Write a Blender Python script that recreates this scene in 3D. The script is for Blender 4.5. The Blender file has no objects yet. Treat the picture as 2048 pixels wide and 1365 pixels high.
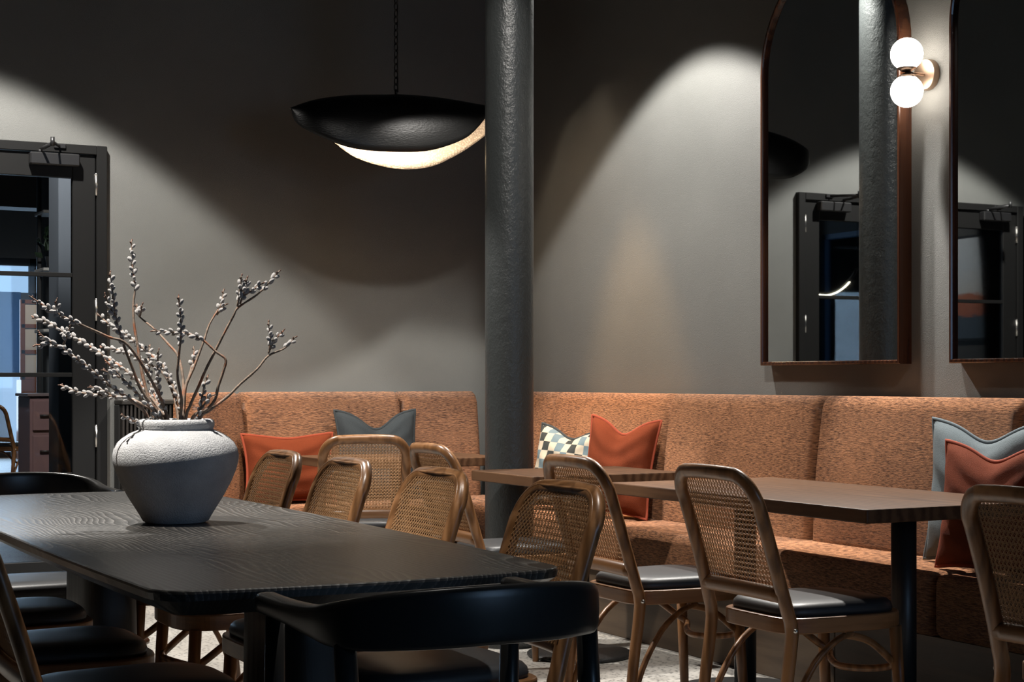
import bpy, math, random
from mathutils import Vector, Matrix
random.seed(7)
PI = math.pi
SC = bpy.context.scene
C = SC.collection
# ------------------------------------------------------------------ camera
F, TH, EYE, HORZ = 3300.0, math.radians(27.6), 1.15, 760.0
CT, ST = math.cos(TH), math.sin(TH)
cam_d = bpy.data.cameras.new('camera'); cam = bpy.data.objects.new('camera', cam_d); C.objects.link(cam)
cam_d.sensor_width = 36.0; cam_d.lens = F/2048*36; cam_d.shift_y = (HORZ-682.5)/2048
cam_d.clip_start = 0.05; cam_d.clip_end = 200
cam.location = (0, 0, EYE); cam.rotation_euler = (PI/2, 0, -TH)
SC.camera = cam
# ------------------------------------------------------------------ colour management, world
vs = SC.view_settings; vs.view_transform = 'Standard'; vs.look = 'None'; vs.gamma = 1; vs.use_curve_mapping = False
vs.exposure = 0.0
SC.cycles.max_bounces = 7; SC.cycles.diffuse_bounces = 4; SC.cycles.glossy_bounces = 4
SC.cycles.transmission_bounces = 6; SC.cycles.sample_clamp_indirect = 6.0; SC.cycles.blur_glossy = 0.5
SC.cycles.caustics_reflective = False; SC.cycles.caustics_refractive = False
world = bpy.data.worlds.new('world'); SC.world = world; world.use_nodes = True
wb = world.node_tree.nodes['Background']; wb.inputs[0].default_value = (0.50, 0.72, 1.0, 1); wb.inputs[1].default_value = 1.1

# ------------------------------------------------------------------ lights (ceiling spots of the room, daylight in its windows)
def spot(name, loc, target, watts, size_deg, blend=0.15, col=(1.0, .86, .70), rad=0.03):
    l = bpy.data.lights.new(name, 'SPOT'); o = bpy.data.objects.new(name, l); C.objects.link(o)
    l.energy = watts; l.color = col; l.spot_size = math.radians(size_deg); l.spot_blend = blend; l.shadow_soft_size = rad
    o.location = loc
    o.rotation_euler = (Vector(target)-Vector(loc)).to_track_quat('-Z', 'Y').to_euler()
    return o
def area(name, loc, target, watts, sx, sy, col):
    l = bpy.data.lights.new(name, 'AREA'); o = bpy.data.objects.new(name, l); C.objects.link(o)
    l.energy = watts; l.color = col; l.shape = 'RECTANGLE'; l.size = sx; l.size_y = sy
    o.location = loc
    o.rotation_euler = (Vector(target)-Vector(loc)).to_track_quat('-Z', 'Y').to_euler()
    return o
WARM = (1.0, .84, .68); NEUT = (1.0, .955, .89)
spot('ceiling_spot_wall', (1.20, 7.30, 3.93), (1.20, 7.30, 0), 860, 95, .12, NEUT, .05)
spot('ceiling_spot_corner', (3.65, 6.45, 3.26), (3.65, 6.45, 0), 370, 103, .12, NEUT, .05)
spot('ceiling_spot_nook', (2.00, 3.90, 4.05), (3.50, 7.42, 0), 520, 48, .30, NEUT, .09)
spot('ceiling_spot_warm', (3.75, 7.05, 3.20), (4.20, 7.05, .85), 300, 36, .80, (1.0, .60, .27), .04)
spot('ceiling_spot_warm_end', (2.35, 7.00, 3.30), (2.66, 8.20, .85), 170, 30, .80, (1.0, .60, .27), .04)
spot('ceiling_spot_table', (4.18, 5.15, 3.00), (3.42, 4.20, 0), 480, 52, .15, NEUT, .03)
spot('ceiling_spot_dining', (0.45, 4.12, 3.90), (1.22, 4.30, .95), 1000, 30, .90, NEUT, .018)
spot('ceiling_spot_chairs', (1.75, 3.20, 3.95), (1.75, 3.20, 0), 300, 40, .50, NEUT, .04)
spot('ceiling_spot_mirror', (2.90, 2.80, 3.40), (4.38, 4.80, 1.3), 60, 40, .40, NEUT, .04)
area('window_daylight', (3.10, -2.35, 1.75), (1.2, 4.0, .9), 26, 1.2, 1.4, (.38, .63, 1.0))

# ------------------------------------------------------------------ helpers
def unproj(px, py, z=None, d=None):
    q = (px-1024)/F
    if d is None: d = F*(EYE-z)/(py-HORZ)
    r = q*d
    zz = EYE-(py-HORZ)*d/F
    return Vector((r*CT+d*ST, -r*ST+d*CT, zz))

class MB:
    def __init__(s): s.v = []; s.f = []; s.sm = []
    def add(s, vs_, fs, smooth=False):
        b = len(s.v); s.v += [tuple(p) for p in vs_]
        s.f += [tuple(i+b for i in f) for f in fs]; s.sm += [smooth]*len(fs)
        return s
    def box(s, x0, x1, y0, y1, z0, z1):
        v = [(x, y, z) for x in (x0, x1) for y in (y0, y1) for z in (z0, z1)]
        return s.add(v, [(0, 1, 3, 2), (4, 6, 7, 5), (0, 4, 5, 1), (2, 3, 7, 6), (0, 2, 6, 4), (1, 5, 7, 3)])
    def rbox(s, x0, x1, y0, y1, z0, z1, b=.004):
        b = min(b, (x1-x0)/2.01, (y1-y0)/2.01, (z1-z0)/2.01)
        def ring(i, z): return [(x0+i, y0+b, z), (x0+b, y0+i, z), (x1-b, y0+i, z), (x1-i, y0+b, z), (x1-i, y1-b, z), (x1-b, y1-i, z), (x0+b, y1-i, z), (x0+i, y1-b, z)]
        def inner(z): return [(x0+b, y0+b, z)]*0
        rs = []
        for z, i in ((z0, b), (z0+b, 0), (z1-b, 0), (z1, b)):
            if i == 0: rs.append(ring(0, z))
            else: rs.append([(x0+b, y0+b*1.5, z), (x0+b*1.5, y0+b, z), (x1-b*1.5, y0+b, z), (x1-b, y0+b*1.5, z), (x1-b, y1-b*1.5, z), (x1-b*1.5, y1-b, z), (x0+b*1.5, y1-b, z), (x0+b, y1-b*1.5, z)])
        return s.rings(rs, closed=True, caps=True, smooth=False)
    def rings(s, rs, closed=True, caps=True, smooth=True):
        n = len(rs[0]); v = [p for r in rs for p in r]; f = []
        for i in range(len(rs)-1):
            for j in range(n if closed else n-1):
                k = (j+1) % n
                f.append((i*n+j, i*n+k, (i+1)*n+k, (i+1)*n+j))
        s.add(v, f, smooth)
        if caps:
            b = len(s.v)-len(v)
            s.f.append(tuple(b+j for j in reversed(range(n)))); s.sm.append(False)
            s.f.append(tuple(b+(len(rs)-1)*n+j for j in range(n))); s.sm.append(False)
        return s
    def tube(s, pts, rad, n=10, ry=None, caps=True, up=None, closed=False, round_end=False):
        pts = [Vector(p) for p in pts]; N = len(pts)
        rr = rad if isinstance(rad, (list, tuple)) else [rad]*N
        tang = []
        for i in range(N):
            if closed: t = pts[(i+1) % N]-pts[(i-1) % N]
            else: t = pts[min(i+1, N-1)]-pts[max(i-1, 0)]
            tang.append(t.normalized())
        u = Vector(up) if up else (Vector((0, 0, 1)) if abs(tang[0].z) < .9 else Vector((1, 0, 0)))
        u = (u-tang[0]*u.dot(tang[0])).normalized()
        rs = []
        for i in range(N):
            t = tang[i]; u = (u-t*u.dot(t))
            u = u.normalized() if u.length > 1e-6 else t.orthogonal().normalized()
            w = t.cross(u)
            b = (ry if ry is not None else None)
            rv = (b[i] if isinstance(b, (list, tuple)) else b) if b is not None else rr[i]
            rs.append([pts[i]+u*(rr[i]*math.cos(a))+w*(rv*math.sin(a)) for a in (2*PI*k/n for k in range(n))])
        if closed: rs.append(rs[0])
        if round_end and not closed:
            def end(ring, c, t):
                out = []
                for k, sc in ((.5, .85), (.85, .5)):
                    out.append([c+(p-c)*sc+t*(rr[0]*k*.8) for p in ring])
                return out
            a = end(rs[0], pts[0], -tang[0]); b = end(rs[-1], pts[-1], tang[-1])
            rs = a[::-1]+rs+b
        return s.rings(rs, True, caps and not closed, True)
    def lathe(s, prof, cx=0, cy=0, n=40, caps=True):
        rs = [[(cx+r*math.cos(2*PI*k/n), cy+r*math.sin(2*PI*k/n), z) for k in range(n)] for r, z in prof]
        return s.rings(rs, True, caps, True)
    def sphere(s, c, rx, ry=None, rz=None, n=16, m=10):
        ry = ry or rx; rz = rz or rx
        rs = []
        for i in range(m+1):
            a = -PI/2+PI*i/m; k = max(math.cos(a), 1e-3)
            rs.append([(c[0]+rx*k*math.cos(2*PI*j/n), c[1]+ry*k*math.sin(2*PI*j/n), c[2]+rz*math.sin(a)) for j in range(n)])
        return s.rings(rs, True, True, True)
    def prism(s, outline, z0, z1, bev=0.0, bot_inset=0.0):
        """outline CCW list of (x,y); rounded top edge by bev, bottom inset for a knife edge"""
        n = len(outline)
        def inset(d):
            out = []
            for i in range(n):
                a = Vector(outline[i-1]); b = Vector(outline[i]); c = Vector(outline[(i+1) % n])
                e1 = (b-a).normalized(); e2 = (c-b).normalized()
                nn = Vector((-(e1.y+e2.y), e1.x+e2.x))
                nn = nn.normalized() if nn.length > 1e-6 else Vector((-e1.y, e1.x))
                out.append(b+nn*d)
            return out
        rs = []
        def lay(d, z): rs.append([(p.x, p.y, z) for p in inset(d)])
        if bot_inset: lay(bot_inset, z0); lay(0.002, z0+(z1-z0)*.62)
        else: lay(bev*.8, z0); lay(0, z0+bev*.8)
        if bev: lay(0, z1-bev); lay(bev*.3, z1-bev*.3); lay(bev, z1)
        else: lay(0, z1)
        return s.rings(rs, True, True, False)
    def build(s, name, mat=None, parent=None):
        me = bpy.data.meshes.new(name); me.from_pydata(s.v, [], s.f)
        me.polygons.foreach_set('use_smooth', s.sm); me.update()
        if mat: me.materials.append(mat)
        o = bpy.data.objects.new(name, me); C.objects.link(o)
        if parent: o.parent = parent
        return o

def empty(name, loc=(0, 0, 0), rz=0):
    o = bpy.data.objects.new(name, None); C.objects.link(o)
    o.location = loc; o.rotation_euler = (0, 0, rz); o.empty_display_size = .1
    return o
def tag(o, label, cat, group=None, kind=None):
    o['label'] = label; o['category'] = cat
    if group: o['group'] = group
    if kind: o['kind'] = kind
    return o
def struct(o, label=None):
    o['kind'] = 'structure'
    if label: o['label'] = label
    return o
def copy_tree(o, parent=None):
    c = o.copy(); C.objects.link(c); c.parent = parent
    for ch in o.children: copy_tree(ch, c)
    return c
def bevel(o, w=.004, seg=2, ang=40):
    m = o.modifiers.new('bevel', 'BEVEL'); m.width = w; m.segments = seg; m.limit_method = 'ANGLE'; m.angle_limit = math.radians(ang)
    return o
def subsurf(o, lv=1):
    m = o.modifiers.new('sub', 'SUBSURF'); m.levels = lv; m.render_levels = lv
    return o
def rrect(x0, x1, y0, y1, r, n=6):
    out = []
    for cx, cy, a0 in ((x1-r, y0+r, -PI/2), (x1-r, y1-r, 0), (x0+r, y1-r, PI/2), (x0+r, y0+r, PI)):
        for k in range(n+1):
            a = a0+PI/2*k/n; out.append((cx+r*math.cos(a), cy+r*math.sin(a)))
    return out
def smooth_path(pts, n=6):
    pts = [Vector(p) for p in pts]; out = []
    for i in range(len(pts)-1):
        p0 = pts[max(i-1, 0)]; p1 = pts[i]; p2 = pts[i+1]; p3 = pts[min(i+2, len(pts)-1)]
        for k in range(n):
            t = k/n
            out.append(.5*((2*p1)+(p2-p0)*t+(2*p0-5*p1+4*p2-p3)*t*t+(-p0+3*p1-3*p2+p3)*t**3))
    out.append(pts[-1]); return out

# ------------------------------------------------------------------ materials
def mat(name):
    m = bpy.data.materials.new(name); m.use_nodes = True
    nt = m.node_tree; b = nt.nodes['Principled BSDF']
    return m, nt, b
def N(nt, t, **kw):
    n = nt.nodes.new(t)
    for k, v in kw.items():
        if hasattr(n, k): setattr(n, k, v)
    return n
def coords(nt, scale=(1, 1, 1), rot=(0, 0, 0), kind='Object'):
    tc = N(nt, 'ShaderNodeTexCoord'); mp = N(nt, 'ShaderNodeMapping')
    mp.inputs['Scale'].default_value = scale; mp.inputs['Rotation'].default_value = rot
    nt.links.new(tc.outputs[kind], mp.inputs['Vector']); return mp.outputs['Vector']
def noise(nt, vec, scale, detail=4, rough=.55, dist=0):
    n = N(nt, 'ShaderNodeTexNoise'); n.inputs['Scale'].default_value = scale; n.inputs['Detail'].default_value = detail
    n.inputs['Roughness'].default_value = rough; n.inputs['Distortion'].default_value = dist
    if vec is not None: nt.links.new(vec, n.inputs['Vector'])
    return n.outputs['Fac']
def ramp(nt, fac, stops):
    r = N(nt, 'ShaderNodeValToRGB'); el = r.color_ramp.elements
    el[0].position, el[0].color = stops[0][0], (*stops[0][1], 1)
    el[1].position, el[1].color = stops[-1][0], (*stops[-1][1], 1)
    for p, c in stops[1:-1]:
        e = el.new(p); e.color = (*c, 1)
    nt.links.new(fac, r.inputs['Fac']); return r.outputs['Color']
def bump(nt, b, h, strength=.3, dist=.01):
    n = N(nt, 'ShaderNodeBump'); n.inputs['Strength'].default_value = strength; n.inputs['Distance'].default_value = dist
    nt.links.new(h, n.inputs['Height']); nt.links.new(n.outputs['Normal'], b.inputs['Normal'])
def simple(name, col, rough=.5, metal=0, spec=.5):
    m, nt, b = mat(name); b.inputs['Base Color'].default_value = (*col, 1)
    b.inputs['Roughness'].default_value = rough; b.inputs['Metallic'].default_value = metal
    b.inputs['Specular IOR Level'].default_value = spec
    return m
def wood(name, c0, c1, c2, rough=.45, stretch=(14, 14, 1.2), rings=6.0, bumpy=.15, kind='Object', spec=.5):
    m, nt, b = mat(name); v = coords(nt, stretch, kind=kind)
    n1 = noise(nt, v, 1.6, 5, .6, .8)
    w = N(nt, 'ShaderNodeTexWave', wave_type='RINGS', rings_direction='Z'); w.inputs['Scale'].default_value = rings/10
    w.inputs['Distortion'].default_value = 7; w.inputs['Detail'].default_value = 3; w.inputs['Detail Scale'].default_value = 1.2
    nt.links.new(v, w.inputs['Vector'])
    mx = N(nt, 'ShaderNodeMath', operation='MULTIPLY_ADD'); mx.inputs[1].default_value = .45
    nt.links.new(w.outputs['Fac'], mx.inputs[0])
    m2 = N(nt, 'ShaderNodeMath', operation='MULTIPLY'); m2.inputs[1].default_value = .6; nt.links.new(n1, m2.inputs[0])
    nt.links.new(m2.outputs[0], mx.inputs[2])
    fine = noise(nt, coords(nt, tuple(k*9 for k in stretch), kind=kind), 2.5, 3, .6)
    add = N(nt, 'ShaderNodeMath', operation='MULTIPLY_ADD'); add.inputs[1].default_value = .25
    nt.links.new(fine, add.inputs[0]); nt.links.new(mx.outputs[0], add.inputs[2])
    nt.links.new(ramp(nt, add.outputs[0], [(.25, c0), (.55, c1), (.85, c2)]), b.inputs['Base Color'])
    b.inputs['Roughness'].default_value = rough; b.inputs['Specular IOR Level'].default_value = spec
    bump(nt, b, add.outputs[0], bumpy, .003)
    return m
def fabric(name, c0, c1, stretch=(1, 1, 1), scale=90, strength=.5, dist=.004, rough=.95, sheen=.05, big=3.0, lo=.33, hi=.72):
    m, nt, b = mat(name); v = coords(nt, stretch)
    n1 = noise(nt, v, scale, 4, .65); n0 = noise(nt, coords(nt), big, 3)
    mx = N(nt, 'ShaderNodeMath', operation='MULTIPLY_ADD'); mx.inputs[1].default_value = .22
    nt.links.new(n0, mx.inputs[0]); m2 = N(nt, 'ShaderNodeMath', operation='MULTIPLY'); m2.inputs[1].default_value = .85
    nt.links.new(n1, m2.inputs[0]); nt.links.new(m2.outputs[0], mx.inputs[2])
    nt.links.new(ramp(nt, mx.outputs[0], [(lo, c0), (hi, c1)]), b.inputs['Base Color'])
    b.inputs['Roughness'].default_value = rough; b.inputs['Sheen Weight'].default_value = sheen; b.inputs['Sheen Roughness'].default_value = .5
    b.inputs['Specular IOR Level'].default_value = .2
    bump(nt, b, n1, strength, dist)
    return m
M = {}
# textured wall paint
m, nt, b = mat('wall_paint'); v = coords(nt)
n1 = noise(nt, v, 300, 3, .65); n2 = noise(nt, v, 2.0, 3)
nt.links.new(ramp(nt, n2, [(.3, (.118, .120, .114)), (.7, (.136, .138, .131))]), b.inputs['Base Color'])
b.inputs['Roughness'].default_value = .55; b.inputs['Specular IOR Level'].default_value = .45
bump(nt, b, n1, .5, .005); M['wall'] = m
M['ceiling'] = simple('ceiling_paint', (.015, .015, .015), .8)
# floor: ground concrete with dark aggregate
m, nt, b = mat('ground_concrete'); v = coords(nt)
vo = N(nt, 'ShaderNodeTexVoronoi'); vo.inputs['Scale'].default_value = 55; nt.links.new(v, vo.inputs['Vector'])
n2 = noise(nt, v, 60, 4, .7); n3 = noise(nt, v, 2.5, 5)
mm = N(nt, 'ShaderNodeMath', operation='MULTIPLY'); nt.links.new(vo.outputs['Distance'], mm.inputs[0]); nt.links.new(n2, mm.inputs[1])
c1 = ramp(nt, mm.outputs[0], [(.10, (.10, .10, .095)), (.17, (.36, .345, .32)), (.5, (.46, .44, .405))])
mixc = N(nt, 'ShaderNodeMix', data_type='RGBA', blend_type='MULTIPLY'); mixc.inputs[0].default_value = .7
nt.links.new(c1, mixc.inputs[6]); nt.links.new(ramp(nt, n3, [(.3, (.6, .58, .55)), (.7, (1, 1, 1))]), mixc.inputs[7])
nt.links.new(mixc.outputs[2], b.inputs['Base Color']); b.inputs['Roughness'].default_value = .5; M['floor'] = m
# cast iron column paint
m, nt, b = mat('column_paint'); v = coords(nt, (1, 1, .7))
n1 = noise(nt, v, 30, 5, .65); n2 = noise(nt, v, 130, 3, .6)
mm = N(nt, 'ShaderNodeMath', operation='MULTIPLY_ADD'); mm.inputs[1].default_value = .35
nt.links.new(n2, mm.inputs[0]); nt.links.new(n1, mm.inputs[2])
b.inputs['Base Color'].default_value = (.030, .033, .033, 1); b.inputs['Roughness'].default_value = .34
bump(nt, b, mm.outputs[0], .42, .012); M['column'] = m
M['black_metal'] = simple('black_metal', (.012, .012, .013), .42)
M['black_door'] = simple('black_door_paint', (.009, .009, .009), .5, 0, .2)
M['steel'] = simple('satin_steel', (.62, .60, .57), .28, 1)
M['chair_wood'] = wood('bent_oak', (.085, .036, .013), (.175, .079, .029), (.27, .130, .054), .33, (18, 18, 2.2), 7)
M['rail_wood'] = wood('bent_oak_rail', (.10, .043, .016), (.175, .079, .029), (.25, .120, .050), .33, (2.5, 2.5, 26), 4)
M['cane'] = simple('woven_cane', (.40, .225, .105), .55)
m, nt, b = mat('black_leather'); n1 = noise(nt, coords(nt), 260, 3, .6)
b.inputs['Base Color'].default_value = (.034, .035, .037, 1); b.inputs['Roughness'].default_value = .42; b.inputs['Specular IOR Level'].default_value = .35
bump(nt, b, n1, .12, .002); M['leather'] = m
M['black_wood'] = wood('black_ash_table', (.006, .006, .006), (.012, .011, .010), (.030, .028, .025), .36, (9, .9, 9), 9, .35)
m, nt, b = mat('black_ash_top')
sx = N(nt, 'ShaderNodeSeparateXYZ'); nt.links.new(coords(nt), sx.inputs[0])
nz = noise(nt, coords(nt, (1, .30, 1)), 3.0, 2, .5)
dx = N(nt, 'ShaderNodeMath', operation='MULTIPLY_ADD'); dx.inputs[1].default_value = .36; nt.links.new(nz, dx.inputs[0]); nt.links.new(sx.outputs['X'], dx.inputs[2])
cb_ = N(nt, 'ShaderNodeCombineXYZ'); nt.links.new(dx.outputs[0], cb_.inputs[0])
w = N(nt, 'ShaderNodeTexWave', wave_type='BANDS', bands_direction='X', wave_profile='SAW'); w.inputs['Scale'].default_value = 20; nt.links.new(cb_.outputs[0], w.inputs['Vector'])
fine = noise(nt, coords(nt, (1, .035, 1)), 260, 3, .6)
ma = N(nt, 'ShaderNodeMath', operation='MULTIPLY'); nt.links.new(w.outputs['Fac'], ma.inputs[0]); nt.links.new(fine, ma.inputs[1])
nt.links.new(ramp(nt, ma.outputs[0], [(.20, (.014, .0125, .011)), (.36, (.022, .0195, .017)), (.50, (.066, .059, .051))]), b.inputs['Base Color'])
rr_ = N(nt, 'ShaderNodeMapRange'); nt.links.new(ma.outputs[0], rr_.inputs[0]); rr_.inputs[3].default_value = .28; rr_.inputs[4].default_value = .52; b.inputs['Specular IOR Level'].default_value = .8
nt.links.new(rr_.outputs[0], b.inputs['Roughness']); bump(nt, b, ma.outputs[0], .03, .0006); M['black_top'] = m
M['black_leg'] = wood('black_ash_leg', (.006, .006, .006), (.011, .010, .009), (.022, .020, .018), .45, (9, 9, .9), 9, .3)
M['armchair'] = wood('black_armchair_wood', (.008, .008, .008), (.012, .0115, .011), (.019, .018, .017), .30, (9, 9, 2), 5, .06, spec=.32)
M['walnut'] = wood('brown_oak_top', (.036, .0165, .008), (.066, .032, .016), (.105, .054, .028), .45, (11, .9, 11), 7, .2, spec=.2)
M['plinth'] = wood('dark_oak_plinth', (.030, .018, .0105), (.052, .032, .019), (.08, .052, .031), .5, (10, .8, 10), 8, .2)
M['chenille'] = fabric('chenille', (.085, .030, .0115), (.55, .250, .117), (1, 1, 8.0), 42, 1.0, .03, .95, .10, 2.5, .41, .65)
M['rust'] = fabric('rust_linen', (.095, .0175, .0042), (.145, .027, .007), (1, 1, 1), 380, .6, .004, .9, .0, 7)
M['bluegrey'] = fabric('blue_grey_linen', (.10, .123, .135), (.145, .172, .185), (1, 1, 1), 380, .6, .004, .9, .0, 7)
M['charcoal'] = fabric('charcoal_linen', (.024, .029, .032), (.038, .044, .048), (1, 1, 1), 380, .6, .004, .9, .0, 7)
M['piping_rust'] = simple('rust_seam', (.22, .034, .010), .9); M['piping_blue'] = simple('blue_seam', (.09, .115, .13), .9)
M['piping_char'] = simple('charcoal_seam', (.02, .025, .028), .9)
# check cushion
m, nt, b = mat('check_linen'); ck = N(nt, 'ShaderNodeTexChecker'); ck.inputs['Scale'].default_value = 1
v = coords(nt, (22, 0.001, 22)); nt.links.new(v, ck.inputs['Vector'])
ck2 = N(nt, 'ShaderNodeTexChecker'); ck2.inputs['Scale'].default_value = 1; nt.links.new(coords(nt, (11, .001, 11)), ck2.inputs['Vector'])
ck.inputs['Color1'].default_value = (.36, .32, .255, 1)
mixc = N(nt, 'ShaderNodeMix', data_type='RGBA'); nt.links.new(ck2.outputs['Fac'], mixc.inputs[0])
mixc.inputs[6].default_value = (.018, .022, .022, 1); mixc.inputs[7].default_value = (.095, .14, .165, 1)
nt.links.new(mixc.outputs[2], ck.inputs['Color2'])
nt.links.new(ck.outputs['Color'], b.inputs['Base Color']); b.inputs['Roughness'].default_value = .95; M['check'] = m
# vase plaster
m, nt, b = mat('rough_plaster'); v = coords(nt)
vo = N(nt, 'ShaderNodeTexVoronoi'); vo.inputs['Scale'].default_value = 260; nt.links.new(v, vo.inputs['Vector'])
n1 = noise(nt, v, 150, 6, .75); n2 = noise(nt, v, 7, 4)
mm = N(nt, 'ShaderNodeMath', operation='MULTIPLY_ADD'); mm.inputs[1].default_value = .5
nt.links.new(vo.outputs['Distance'], mm.inputs[0]); nt.links.new(n1, mm.inputs[2])
nt.links.new(ramp(nt, n2, [(.3, (.36, .36, .37)), (.7, (.60, .595, .59))]), b.inputs['Base Color'])
b.inputs['Roughness'].default_value = .85; bump(nt, b, mm.outputs[0], .6, .005); M['vase'] = m
# bark
m, nt, b = mat('willow_bark'); v = coords(nt)
n1 = noise(nt, v, 24, 4, .6)
nt.links.new(ramp(nt, n1, [(.35, (.11, .075, .055)), (.52, (.26, .19, .14)), (.66, (.30, .11, .05))]), b.inputs['Base Color'])
b.inputs['Roughness'].default_value = .7; bump(nt, b, noise(nt, v, 180, 3), .5, .003); M['bark'] = m
m, nt, b = mat('catkin_fur'); b.inputs['Base Color'].default_value = (.37, .35, .335, 1); b.inputs['Roughness'].default_value = 1
b.inputs['Sheen Weight'].default_value = .8; bump(nt, b, noise(nt, coords(nt), 700, 2), .6, .002); M['catkin'] = m
M['bud'] = simple('bud_scale', (.10, .045, .028), .6)
# pendant
m, nt, b = mat('pendant_black'); v = coords(nt, (1, 1, 3))
b.inputs['Base Color'].default_value = (.005, .005, .005, 1); b.inputs['Roughness'].default_value = .36; b.inputs['Specular IOR Level'].default_value = .22
bump(nt, b, noise(nt, v, 60, 3), .25, .004); M['pend_out'] = m
m, nt, b = mat('pendant_white'); v = coords(nt)
vo = N(nt, 'ShaderNodeTexVoronoi'); vo.inputs['Scale'].default_value = 110; nt.links.new(v, vo.inputs['Vector'])
nt.links.new(ramp(nt, vo.outputs['Distance'], [(.15, (.82, .76, .68)), (.6, (.55, .48, .40))]), b.inputs['Base Color'])
b.inputs['Roughness'].default_value = .75; bump(nt, b, vo.outputs['Distance'], .6, .004); M['pend_in'] = m
def emit(name, col, s):
    m, nt, b = mat(name); b.inputs['Base Color'].default_value = (*col, 1)
    b.inputs['Emission Color'].default_value = (*col, 1); b.inputs['Emission Strength'].default_value = s; return m
M['globe'] = emit('opal_globe', (1.0, .90, .78), 20.0)
M['led'] = emit('warm_led', (1.0, .84, .64), 85.0)
M['lamp_led'] = emit('lamp_led_strip', (1.0, .86, .62), 12.0)
M['brass'] = simple('brushed_bronze', (.42, .30, .22), .34, 1)
M['bronze'] = simple('dark_bronze', (.10, .07, .052), .40, 1)
M['frame'] = wood('mahogany_frame', (.016, .006, .0035), (.030, .010, .005), (.05, .018, .008), .25, (20, 20, 1.2), 6, .05)
M['mirror'] = simple('mirror_glass', (.62, .64, .64), .015, 1)
m, nt, b = mat('clear_glass')
nt.nodes.remove(b); g = N(nt, 'ShaderNodeBsdfGlass'); tr = N(nt, 'ShaderNodeBsdfTransparent'); gl = N(nt, 'ShaderNodeBsdfGlossy')
nt.nodes.remove(g); gl.inputs['Roughness'].default_value = .02; tr.inputs['Color'].default_value = (.90, .93, .95, 1)
fr = N(nt, 'ShaderNodeFresnel'); fr.inputs['IOR'].default_value = 1.45
mx = N(nt, 'ShaderNodeMixShader'); nt.links.new(fr.outputs[0], mx.inputs[0]); nt.links.new(tr.outputs[0], mx.inputs[1]); nt.links.new(gl.outputs[0], mx.inputs[2])
nt.links.new(mx.outputs[0], nt.nodes['Material Output'].inputs['Surface']); M['glass'] = m

# ================================================================== SETTING
XW, YB, ZC = 4.38, 8.60, 4.15        # right wall, back wall, ceiling
X0, Y0 = -3.2, -2.6
DX0, DX1, DTOP = 0.16, 2.107, 2.362  # opening for the double door
struct(MB().box(X0-.2, 9.0, Y0-.2, 27.0, -.1, 0).build('floor', M['floor']), 'speckled ground concrete floor')
struct(MB().box(X0-.2, XW+.2, Y0-.2, YB+.15, ZC, ZC+.1).build('ceiling', M['ceiling']), 'dark painted ceiling')
w = MB()
w.box(DX1, XW+.2, YB, YB+.15, 0, ZC); w.box(X0, -.95, YB, YB+.15, 0, ZC); w.box(-.95, DX1, YB, YB+.15, DTOP, ZC); w.box(-.95, DX0, YB, YB+.15, 0, .25)
struct(w.build('wall_back', M['wall']), 'dark grey textured wall behind the pendant lamp')
struct(MB().box(XW, XW+.2, Y0, YB, 0, ZC).build('wall_right', M['wall']), 'dark grey textured wall with the arched mirrors')
struct(MB().box(X0-.2, X0, Y0, YB, 0, ZC).build('wall_left', M['wall']), 'dark grey wall outside the picture on the left')
w = MB()
WX0, WX1, WZ0, WZ1 = 2.1, 4.1, .95, 2.55
w.box(X0, WX0, Y0-.2, Y0, 0, ZC); w.box(WX1, XW, Y0-.2, Y0, 0, ZC); w.box(WX0, WX1, Y0-.2, Y0, 0, WZ0); w.box(WX0, WX1, Y0-.2, Y0, WZ1, ZC)
struct(w.build('wall_front', M['wall']), 'dark grey wall behind the camera')
wn = struct(MB().box(WX0, WX1, Y0-.12, Y0-.06, WZ0, WZ0+.06).box(WX0, WX1, Y0-.12, Y0-.06, WZ1-.06, WZ1).box(WX0, WX0+.06, Y0-.12, Y0-.06, WZ0, WZ1).box(WX1-.06, WX1, Y0-.12, Y0-.06, WZ0, WZ1).box(3.07, 3.13, Y0-.12, Y0-.06, WZ0, WZ1).build('window_1', M['black_door']), 'black framed daylight window behind the camera')
MB().box(WX0+.06, WX1-.06, Y0-.095, Y0-.085, WZ0+.06, WZ1-.06).build('pane', M['glass'], wn)

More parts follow.
